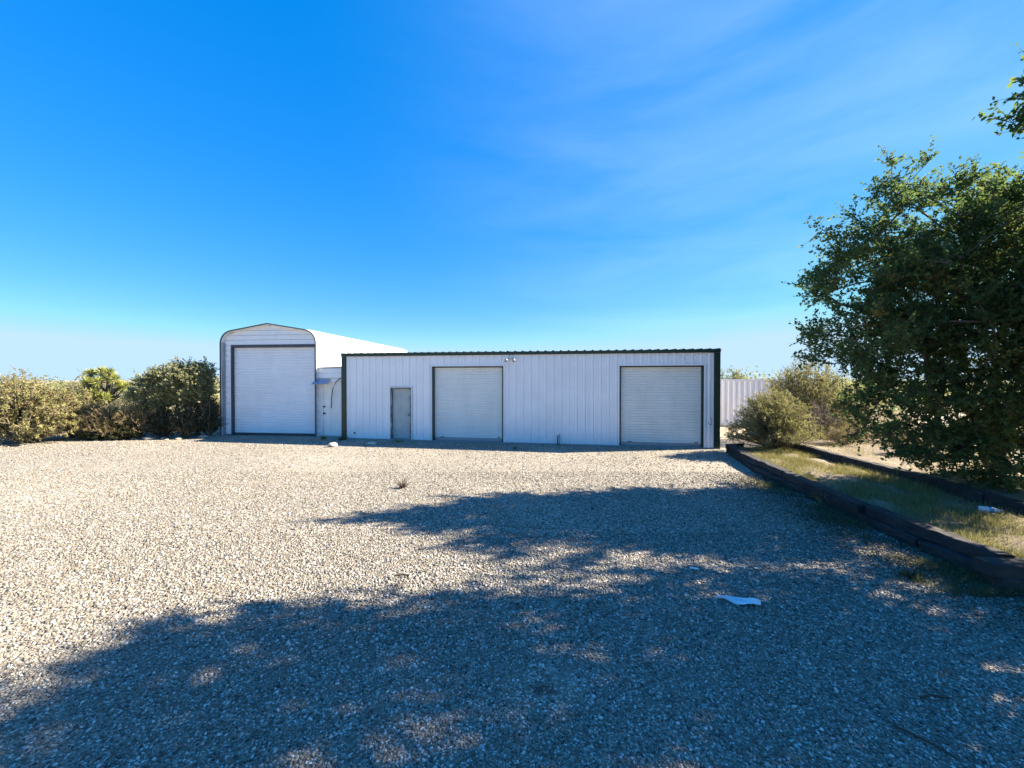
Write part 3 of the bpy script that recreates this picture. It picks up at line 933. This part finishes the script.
# sticks
def stick(pts, r, label, name='stick'):
    mb = MB(); o0 = Vector(pts[0])
    mb.tube([Vector(p) - o0 for p in pts], [r * (1 - .5 * i / len(pts)) for i in range(len(pts))], 6)
    o = mb.build(name, DARKWOOD if 'pale' not in label else TWIG); o.location = o0
    tag(o, label, 'stick')
stick([(-1.93, 2.93, .03), (-1.86, 2.99, .045), (-1.84, 3.06, .04), (-1.87, 3.14, .035), (-1.88, 3.2, .03)], .006, 'curved pale twig lying on the shaded gravel near the viewer', 'twig')
stick([(3.05, 2.85, .02), (3.15, 2.86, .03), (3.27, 2.83, .025)], .009, 'short dark stick on the gravel near the right corner of view')
stick([(-1.42, 4.62, .03), (-1.33, 4.64, .035), (-1.24, 4.63, .03)], .013, 'dark stick at the edge of the tree shadow on the gravel', 'stick')
stick([(2.62, 2.62, .02), (2.73, 2.48, .025), (2.79, 2.38, .02)], .007, 'dark bent stick on the gravel beside the sunlit patch')

# ------------------------------------------------------------------ grass and weeds
def blades(name, P, h, w, mat, label, cat, seed, lean=.35, tint_mu=.5, kind='stuff', parent=None):
    rng = np.random.default_rng(seed)
    n = len(P)
    L = h * rng.uniform(.45, 1.3, n)
    A = unit(np.stack([rng.normal(0, lean, n), rng.normal(0, lean, n), np.ones(n)], 1))
    bend = unit(rng.normal(size=(n, 3)) * np.array([1, 1, 0])) * (L * rng.uniform(.05, .5, n))[:, None]
    S_ = unit(np.cross(A, rng.normal(size=(n, 3))))
    W_ = w * rng.uniform(.6, 1.4, n)[:, None]
    p1 = P + A * (L * .55)[:, None]; p2 = P + A * L[:, None] + bend * .7 - np.array([0, 0, 1]) * (np.linalg.norm(bend, axis=1) * .3)[:, None]
    v = np.stack([P - S_ * W_ / 2, P + S_ * W_ / 2, p1 + S_ * W_ * .4 + bend * .25, p1 - S_ * W_ * .4 + bend * .25, p2], 1).reshape(-1, 3)
    b = np.arange(n)[:, None] * 5
    q = b + np.array([[0, 1, 2, 3]]); t = b + np.array([[3, 2, 4]])
    tint = np.clip(rng.normal(tint_mu, .2, n), 0, 1)
    o = fast_mesh(name, v, q, mat, parent, tint=np.repeat(tint, 5), tris=t)
    if not parent: tag(o, label, cat, kind=kind)
    return o
def bed_points(n, seed):
    rng = np.random.default_rng(seed)
    y = rng.uniform(4.6, 12.3, n)
    a = np.array([line_x(front_line, q) for q in y]) + .26; b = np.array([line_x(back_line, q) for q in y]) - .02
    x = a + (b - a) * rng.random(n)
    # patchy cover
    f = np.sin(x * 2.3 + 1) * np.sin(y * 1.7) + np.sin(x * 5.1) * np.sin(y * 4.3 + 2) * .6
    keep = f + rng.normal(0, .45, n) > -.3
    return np.stack([x, y, np.full(n, .2)], 1)[keep]
blades('dry_grass', bed_points(42000, 2), .13, .006, GRASSDRY, 'dry yellow green grass growing in the raised bed between the timber kerbs', 'grass', 2)
def kerb_weeds():
    rng = np.random.default_rng(9)
    n = 16000
    y = 4.2 + 5 * rng.random(n) ** 1.4
    x = np.array([line_x(front_line, q) for q in y]) - np.abs(rng.normal(0, .42, n)) - .02
    f = np.sin(y * 3.1) + np.sin(y * 7.7 + x * 5) * .7
    k = f + rng.normal(0, .6, n) > .1
    return np.stack([x, y, np.zeros(n)], 1)[k]
blades('kerb_weeds', kerb_weeds(), .09, .005, WEED, 'sparse grey green weeds in the gravel along the timber kerb', 'weeds', 5, .6)
def terrace_grass():
    rng = np.random.default_rng(19)
    n = 14000
    y = rng.uniform(6, 17, n); x = np.array([line_x(back_line, q) for q in y]) + .3 + rng.random(n) * 8
    z = np.array([terrace_z(a, b) for a, b in zip(x, y)])
    k = np.sin(x * 1.9) * np.sin(y * 2.2) + rng.normal(0, .5, n) > .2
    return np.stack([x, y, z], 1)[k]
blades('terrace_grass', terrace_grass(), .16, .009, GRASSDRY, 'pale dry grass on the ground behind the back kerb', 'grass', 6, .4, .75)
def litter():
    rng = np.random.default_rng(23)
    n = 5000
    y = rng.uniform(3.6, 9.5, n)
    x = np.array([line_x(front_line, q) for q in y]) - np.abs(rng.normal(0, .7, n)) - .02
    P = np.stack([x, y, np.full(n, .03) + rng.random(n) * .015], 1)
    A = rng.normal(size=(n, 3)) * np.array([1, 1, .2])
    v, q = leaves(P, A, .035 * rng.uniform(.6, 1.3, n), .018, rng)
    o = fast_mesh('leaf_litter', v, q, DEADLEAF, tint=np.repeat(rng.random(n), 4))
    tag(o, 'brown fallen leaves scattered on the gravel below the kerb', 'leaves', kind='stuff')
litter()
# small weed tufts in the open gravel
def tuft(loc, r, h, n, label, seed, mat=WEED, mu=.6):
    rng = np.random.default_rng(seed)
    P = np.stack([rng.normal(0, r * .3, n), rng.normal(0, r * .3, n), np.zeros(n)], 1)
    o = blades('weed_tuft', P, h, .012, mat, label, 'weed', seed, .7, mu, kind=None)
    o.location = loc
tuft((-2.41, 8.5, 0), .12, .24, 60, 'dry weed tuft alone on the sunlit gravel near the tree shadow tip', 71, DEADLEAF)
tuft((-7.6, 15.5, 0), .12, .2, 120, 'dry weed tuft at the foot of the white panel door', 72, TANLEAF)
tuft((-6.75, 15.3, 0), .18, .2, 180, 'weed tuft at the foot of the shop corner with the green trim', 73)
tuft((-4.4, 14.8, 0), .22, .13, 160, 'low weed tuft on the ground before the grey entry door', 74, TANLEAF)
tuft((-5.4, 14.6, 0), .2, .12, 120, 'low weed tuft behind the flat white rock', 75, TANLEAF)
tuft((.1, 13.3, 0), .05, .12, 50, 'tiny dark weed in the strip of shade before the shop wall', 76)
tuft((4.8, 4.6, 0), .12, .12, 120, 'green weed patch in the shaded gravel near the kerb end', 77, WEED, .15)
tuft((6.0, 7.3, 0), .16, .3, 160, 'pale grass tuft leaning against the middle of the front kerb', 78, GRASSDRY, .5)

# ------------------------------------------------------------------ trees and shrubs, right side
make_tree('oak_tree', (10.6, 8.3, .3), [
    (8.8, 8.0, 5.45, 1.25, 1.1, 1.1), (7.35, 7.9, 4.6, .95, 1.1, .75), (7.3, 8.0, 3.2, 1.15, 1.1, .85), (8.3, 7.9, 1.75, 1.35, 1.0, .95),
    (9.9, 7.5, 2.2, 1.6, 1.2, 1.6), (10.4, 7.8, 5.0, 1.7, 1.3, 1.75), (9.6, 8.2, 4.2, 1.7, 1.0, 1.5), (12.2, 8.0, 4.2, 1.9, 1.3, 2.3), (9.3, 7.2, .95, 1.3, .6, .65), (8.3, 8.0, 3.9, 1.2, 1.0, 1.1), (8.3, 8.3, 2.1, .95, .8, .85), (9.9, 6.6, 3.3, 1.3, .7, 1.5), (9.2, 6.75, 5.0, 1.3, .6, 1.0), (8.9, 6.7, 3.4, .8, .5, .8), (9.1, 6.2, 3.6, .6, .35, 1.1), (8.9, 7.6, .85, 1.0, .5, .5), (8.25, 7.7, 6.2, .8, .5, .35), (9.6, 7.0, 1.3, 1.1, .5, .9), (10.3, 7.2, 2.6, 1.2, .6, 1.2)],
    'big dark green oak tree with foliage to the ground over the back kerb', 'tree', 101, clumps=1270, twigs=9, per=17, leaf=(.068, .042), trunk_r=.2, fork=(10.2, 8.1, 1.5),
    extra=[(6.35, 7.9, 5.45), (6.65, 7.9, 5.3), (6.25, 8, 3.5), (6.2, 8.0, 3.3), (6.2, 8, 4.35), (7.75, 7.9, 6.75), (7.45, 7.9, 6.1), (8.5, 7.9, 6.85), (7.1, 8, 5.75)], shell=.5)
make_tree('oak_tree', (9.6, 4.0, .3), [
    (8.2, 4.1, 5.7, 1.5, 1.2, 1.3), (7.05, 5.0, 6.15, .62, .45, .6), (7.2, 3.85, 6.25, 1.0, .8, .9), (8.3, 4.5, 6.8, 1.2, .8, .6), (9.8, 4.8, 5.6, 1.9, 1.2, 1.7), (8.6, 3.1, 4.2, 1.7, 1.1, 1.4), (8.0, 3.1, 2.5, 1.3, .9, 1.2), (10.5, 3.4, 4, 2, 1.5, 2), (7.7, 2.8, 1.4, .9, .8, .7),
    (9.4, 5.0, 3.4, 1.3, 1.0, 1.1), (8.3, 4.6, 4.2, 1.2, .6, .9)],
    'oak tree beside the right edge of view, leafy branch tips reaching into the sky', 'tree', 102, clumps=930, twigs=8, per=17, leaf=(.07, .044), trunk_r=.2, fork=(9.4, 4.0, 1.6), shell=.4)
make_shrub('olive_bush', (8.3, 12.25, .22), 1.5, 1.0, 1.8, 'rounded olive green bush in the bed end by the shop corner', 'bush', 103, stems=230, per=220, leaf=(.05, .015), leafm=OLIVELEAF, clump=9)
make_shrub('olive_bush', (11.5, 14.9, .1), 2.2, 1.4, 3.0, 'large olive bush between the container and the big oak', 'bush', 104, stems=300, per=240, leaf=(.06, .022), leafm=OLIVELEAF, clump=10)
make_shrub('dead_brush', (10.7, 13.4, .3), .95, .8, 1.35, 'bare brownish dead brush behind the pale kerb rock', 'bush', 105, stems=90, per=36, leaf=(.05, .012), leafm=DEADLEAF, clump=9)
make_shrub('olive_bush', (14.6, 16.5, .1), 1.6, 1.4, 2.3, 'olive bush glimpsed under the big oak further back', 'bush', 106, stems=90, per=150, leaf=(.05, .016), clump=9)
make_shrub('dry_brush', (12.6, 12.6, .35), .9, .8, .9, 'low tan dry brush under the left skirt of the oak', 'bush', 107, stems=70, per=60, leaf=(.07, .01), leafm=TANLEAF, upright=.6)
make_shrub('dry_brush', (15.5, 12.8, .3), 1.0, .9, .9, 'low tan dry brush seen through the gap below the oak', 'bush', 108, stems=70, per=60, leaf=(.07, .01), leafm=TANLEAF, upright=.6)
make_tree('pale_tree', (15.9, 28.5, 0), [(15.9, 28.5, 2.5, .9, .8, .8), (16.6, 28.5, 2.1, .8, .8, .6)], 'small pale tree peeping over the white container', 'tree', 109, clumps=60, twigs=7, per=14,
          leaf=(.09, .04), trunk_r=.08, fork=(16, 28.5, .9), leafm=OAKPALE)

for i, (x, y, h, lb) in enumerate([(10.3, 12.0, .6, 'small tan dry brush just behind the back kerb beside the round olive bush'), (11.6, 13.0, .8, 'tan dry brush between the dead brush and the oak'), (10.9, 10.4, .5, 'low tan dry brush behind the middle of the back kerb')]):
    make_shrub('dry_brush', (x, y, .33), .7, .6, h, lb, 'bush', 120 + i, stems=60, per=56, leaf=(.06, .009), leafm=TANLEAF, upright=.6)
# ------------------------------------------------------------------ shrubs, left side
make_shrub('dusty_bush', (-18.6, 14.6, 0), 2.0, 1.2, 2.45, 'broad dusty olive and reddish bush at the left edge of view', 'bush', 201, stems=170, per=150, leaf=(.075, .042), leafm=MANZLEAF, clump=8, start=.2)
make_shrub('dusty_bush', (-18.3, 16.1, 0), 1.3, 1.0, 2.15, 'dusty olive bush just behind the broad reddish one', 'bush', 202, stems=110, per=130, leaf=(.07, .038), leafm=MANZLEAF, clump=8, start=.25)
make_shrub('grey_bush', (-20.9, 18.9, 0), 1.4, 1.1, 2.75, 'greyish bush behind the dusty bushes beside the joshua tree', 'bush', 203, stems=100, per=110, leaf=(.07, .03), leafm=OAKPALE, clump=8)
make_shrub('grey_bush', (-23.4, 18.2, 0), 1.5, 1.2, 2.8, 'grey bush rising behind the broad bush at the left edge', 'bush', 204, stems=100, per=110, leaf=(.07, .03), leafm=MANZLEAF, clump=8)
for i, (x, y, h, lb) in enumerate([(-16.3, 15.7, 1.3, 'tan dry brush in front of the joshua tree'), (-15.6, 15.75, 1.35, 'tan dry brush right of the joshua tree before the taller oak shrub'), (-17.0, 15.75, 1.4, 'tan dry brush left of the joshua tree behind the dusty bush')]):
    make_shrub('dry_brush', (x, y, 0), .95, .7, h, lb, 'bush', 210 + i, stems=100, per=70, leaf=(.10, .014), leafm=TANLEAF, upright=.9, clump=7)
make_tree('oak_shrub', (-15.1, 16.7, 0), [(-15.2, 16.35, 1.9, .85, .6, .8), (-14.4, 16.35, 2.2, .85, .6, .75)], 'grey green oak shrub in the middle of the left scrub', 'tree', 220, clumps=150, twigs=7, per=16,
          leaf=(.08, .045), trunk_r=.1, fork=(-15.1, 16.7, .6), stems=3, leafm=OAKPALE, barkm=TWIG)
make_tree('oak_shrub', (-13.6, 16.7, 0), [(-13.7, 16.35, 2.1, .8, .6, .9), (-13.25, 16.4, 2.2, .4, .5, .8)], 'tall pale oak shrub rising beside the tall garage', 'tree', 221, clumps=190, twigs=7, per=16,
          leaf=(.08, .045), trunk_r=.1, fork=(-13.6, 16.7, .6), stems=3, leafm=OAKPALE, barkm=TWIG)
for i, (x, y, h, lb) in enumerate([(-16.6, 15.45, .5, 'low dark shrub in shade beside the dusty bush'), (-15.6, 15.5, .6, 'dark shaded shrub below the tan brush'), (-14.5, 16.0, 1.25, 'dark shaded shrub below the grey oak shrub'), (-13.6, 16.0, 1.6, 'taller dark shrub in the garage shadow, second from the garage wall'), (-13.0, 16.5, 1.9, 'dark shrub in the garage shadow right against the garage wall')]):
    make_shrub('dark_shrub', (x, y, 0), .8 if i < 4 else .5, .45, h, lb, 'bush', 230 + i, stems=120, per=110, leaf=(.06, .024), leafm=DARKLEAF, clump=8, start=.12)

make_shrub('grey_bush', (-19.3, 20.5, 0), 1.9, 1.3, 2.6, 'grey bush far behind the tan brush, right of the joshua tree', 'bush', 205, stems=110, per=110, leaf=(.08, .035), leafm=OAKPALE, clump=8)
make_shrub('grey_bush', (-23.8, 22.0, 0), 2.4, 1.5, 2.7, 'grey bush far behind, left of the joshua tree', 'bush', 206, stems=110, per=110, leaf=(.08, .035), leafm=OAKPALE, clump=8)
# joshua tree: forked trunk, each arm ending in a rosette of stiff blades
def joshua(base):
    rng = np.random.default_rng(77)
    root = empty('joshua_tree', base, 0, 'yellow green joshua tree with spiky rosettes above the scrub', 'tree')
    heads = [(-.55, 0, 2.35), (-.15, .1, 2.45), (.30, 0, 2.40), (.65, -.1, 2.1), (-.35, -.3, 1.95), (.15, -.35, 2.0), (.5, .2, 1.85), (-.75, .1, 1.65), (-.25, -.4, 1.35), (.85, .1, 1.75), (0, .3, 2.2), (.05, -.4, 1.5), (.45, -.35, 1.3), (-.5, -.3, 1.1)]
    mb = MB()
    mb.tube([(0, 0, -.4), (.03, 0, .6), (0, .02, 1.1)], [.16, .13, .12], 9)
    vs, qs, tn = [], [], []
    for h in heads:
        h = np.array(h)
        j = np.array([h[0] * .25, h[1] * .25, min(1.05, h[2] - .4)])
        mid = j * .4 + h * .6 + np.array([h[0] * .12, 0, -.12])
        mb.tube([tuple(j), tuple(mid), tuple(h)], [.10, .08, .07], 8)
        n = 150
        d = unit(rng.normal(size=(n, 3)) + np.array([0, 0, .5]))
        P = h + np.array([0, 0, -.05]) + d * .05
        v, q = leaves(P, d, .27 * rng.uniform(.75, 1.15, n), .03, rng)
        qs.append(q + sum(len(a) for a in vs)); vs.append(v)
        tn.append(np.repeat(np.clip(rng.normal(.6, .2, n), 0, 1), 4))
    mb.build('trunk', BARK, root)
    fast_mesh('rosettes', np.concatenate(vs), np.concatenate(qs), JOSHUA, root, tint=np.concatenate(tn))
joshua((-18.7, 17.6, .35))

# far desert scrub beyond everything, reads as one mass
def far_scrub():
    rng = np.random.default_rng(55)
    vs, qs, tn = [], [], []; off = 0
    for i in range(620):
        d = rng.uniform(26, 140); a = rng.uniform(-1.5, 1.5)
        x, y = a * d, d
        if 5 < x < 17 and y < 30: continue
        if -14 < x < 9 and y < 32: continue
        h = rng.uniform(1.0, 2.3) * (1.7 if rng.random() < .15 else 1); r = h * rng.uniform(.7, 1.1)
        n = int(240 * min(1, 45 / d) + 60)
        dd = unit(rng.normal(size=(n, 3))); rr = rng.uniform(.4, 1, n)[:, None]
        P = np.array([x, y, h * .5]) + dd * rr * np.array([r, r, h * .5])
        s = .10 + d * .0022
        v, q = leaves(P, rng.normal(size=(n, 3)), s * 1.5, s, rng)
        vs.append(v); qs.append(q + off); off += len(v)
        tn.append(np.repeat(np.clip(rng.normal(rng.uniform(.3, .7), .18, n), 0, 1), 4))
    o = fast_mesh('far_scrub', np.concatenate(vs), np.concatenate(qs), OAKPALE, tint=np.concatenate(tn))
    tag(o, 'distant desert scrub beyond the lot', 'scrub', kind='stuff')
far_scrub()

# ------------------------------------------------------------------ light, sky, camera
SUN = Vector((1.60, .20, 1.0)).normalized()
elev = math.asin(SUN.z); azim = math.atan2(SUN.x, SUN.y)
ld = bpy.data.lights.new('sun', 'SUN')
ld.energy = 5.0; ld.angle = rad(.53); ld.color = (1.0, .875, .70)
lo = bpy.data.objects.new('sun', ld); C.objects.link(lo)
lo.rotation_euler = SUN.to_track_quat('Z', 'Y').to_euler(); lo.location = (20, 5, 30)

w = bpy.data.worlds.new('World'); S.world = w; w.use_nodes = True
nt = w.node_tree
bg = nt.nodes['Background']
sky = nt.nodes.new('ShaderNodeTexSky'); sky.sky_type = 'NISHITA'; sky.sun_disc = False
sky.sun_elevation = elev; sky.sun_rotation = azim
sky.air_density = 1.0; sky.dust_density = .6; sky.ozone_density = 5.0; sky.altitude = 2500
hs = nt.nodes.new('ShaderNodeHueSaturation'); hs.inputs['Saturation'].default_value = 2.03; hs.inputs['Value'].default_value = 2.0; hs.inputs['Hue'].default_value = .514
gm = nt.nodes.new('ShaderNodeGamma'); gm.inputs['Gamma'].default_value = .45
nt.links.new(sky.outputs[0], gm.inputs['Color']); nt.links.new(gm.outputs[0], hs.inputs['Color'])
tc = nt.nodes.new('ShaderNodeTexCoord')
mp = nt.nodes.new('ShaderNodeMapping'); mp.inputs['Rotation'].default_value = (0, rad(38), 0); mp.inputs['Scale'].default_value = (1.2, 2.0, 6.5)
nt.links.new(tc.outputs['Generated'], mp.inputs['Vector'])
cn = nt.nodes.new('ShaderNodeTexNoise'); cn.inputs['Scale'].default_value = 1.5; cn.inputs['Detail'].default_value = 7; cn.inputs['Roughness'].default_value = .55; cn.inputs['Distortion'].default_value = .4
nt.links.new(mp.outputs[0], cn.inputs['Vector'])
dp = nt.nodes.new('ShaderNodeVectorMath'); dp.operation = 'DOT_PRODUCT'; dp.inputs[1].default_value = (.80, .45, .40)
nt.links.new(tc.outputs['Generated'], dp.inputs[0])
def mrange(src, a, b, c, d):
    n = nt.nodes.new('ShaderNodeMapRange'); n.inputs[1].default_value = a; n.inputs[2].default_value = b; n.inputs[3].default_value = c; n.inputs[4].default_value = d; n.interpolation_type = 'SMOOTHERSTEP'
    nt.links.new(src, n.inputs[0]); return n.outputs[0]
mu = nt.nodes.new('ShaderNodeMath'); mu.operation = 'MULTIPLY'
nt.links.new(mrange(cn.outputs['Fac'], .0, 1.0, 0, 1), mu.inputs[0]); nt.links.new(mrange(dp.outputs['Value'], .2, 1.0, 0, .15), mu.inputs[1])
mxs = nt.nodes.new('ShaderNodeMix'); mxs.data_type = 'RGBA'     # thin high cirrus
nt.links.new(mu.outputs[0], mxs.inputs[0]); nt.links.new(hs.outputs[0], mxs.inputs[6]); mxs.inputs[7].default_value = (4.2, 5.0, 5.6, 1)
cap = nt.nodes.new('ShaderNodeMix'); cap.data_type = 'RGBA'; cap.blend_type = 'DARKEN'; cap.inputs[0].default_value = 1     # keeps the low sky a pale blue
nt.links.new(mxs.outputs[2], cap.inputs[6]); cap.inputs[7].default_value = (1.75, 2.55, 3.3, 1)
nt.links.new(cap.outputs[2], bg.inputs['Color'])
bg.inputs['Strength'].default_value = .08

cd = bpy.data.cameras.new('camera'); cam = bpy.data.objects.new('camera', cd); C.objects.link(cam)
cd.sensor_fit = 'HORIZONTAL'; cd.sensor_width = 36; cd.lens = 385 / 1024 * 36
cd.clip_start = .05; cd.clip_end = 5000
cam.location = (0, 0, 2.39); cam.rotation_euler = (rad(90 - .6), 0, 0)
S.camera = cam
S.view_settings.view_transform = 'Standard'; S.view_settings.look = 'None'
S.view_settings.gamma = 1; S.view_settings.use_curve_mapping = False
S.view_settings.exposure = 2.05
S.cycles.max_bounces = 8; S.cycles.transparent_max_bounces = 8
S.cycles.use_denoising = True
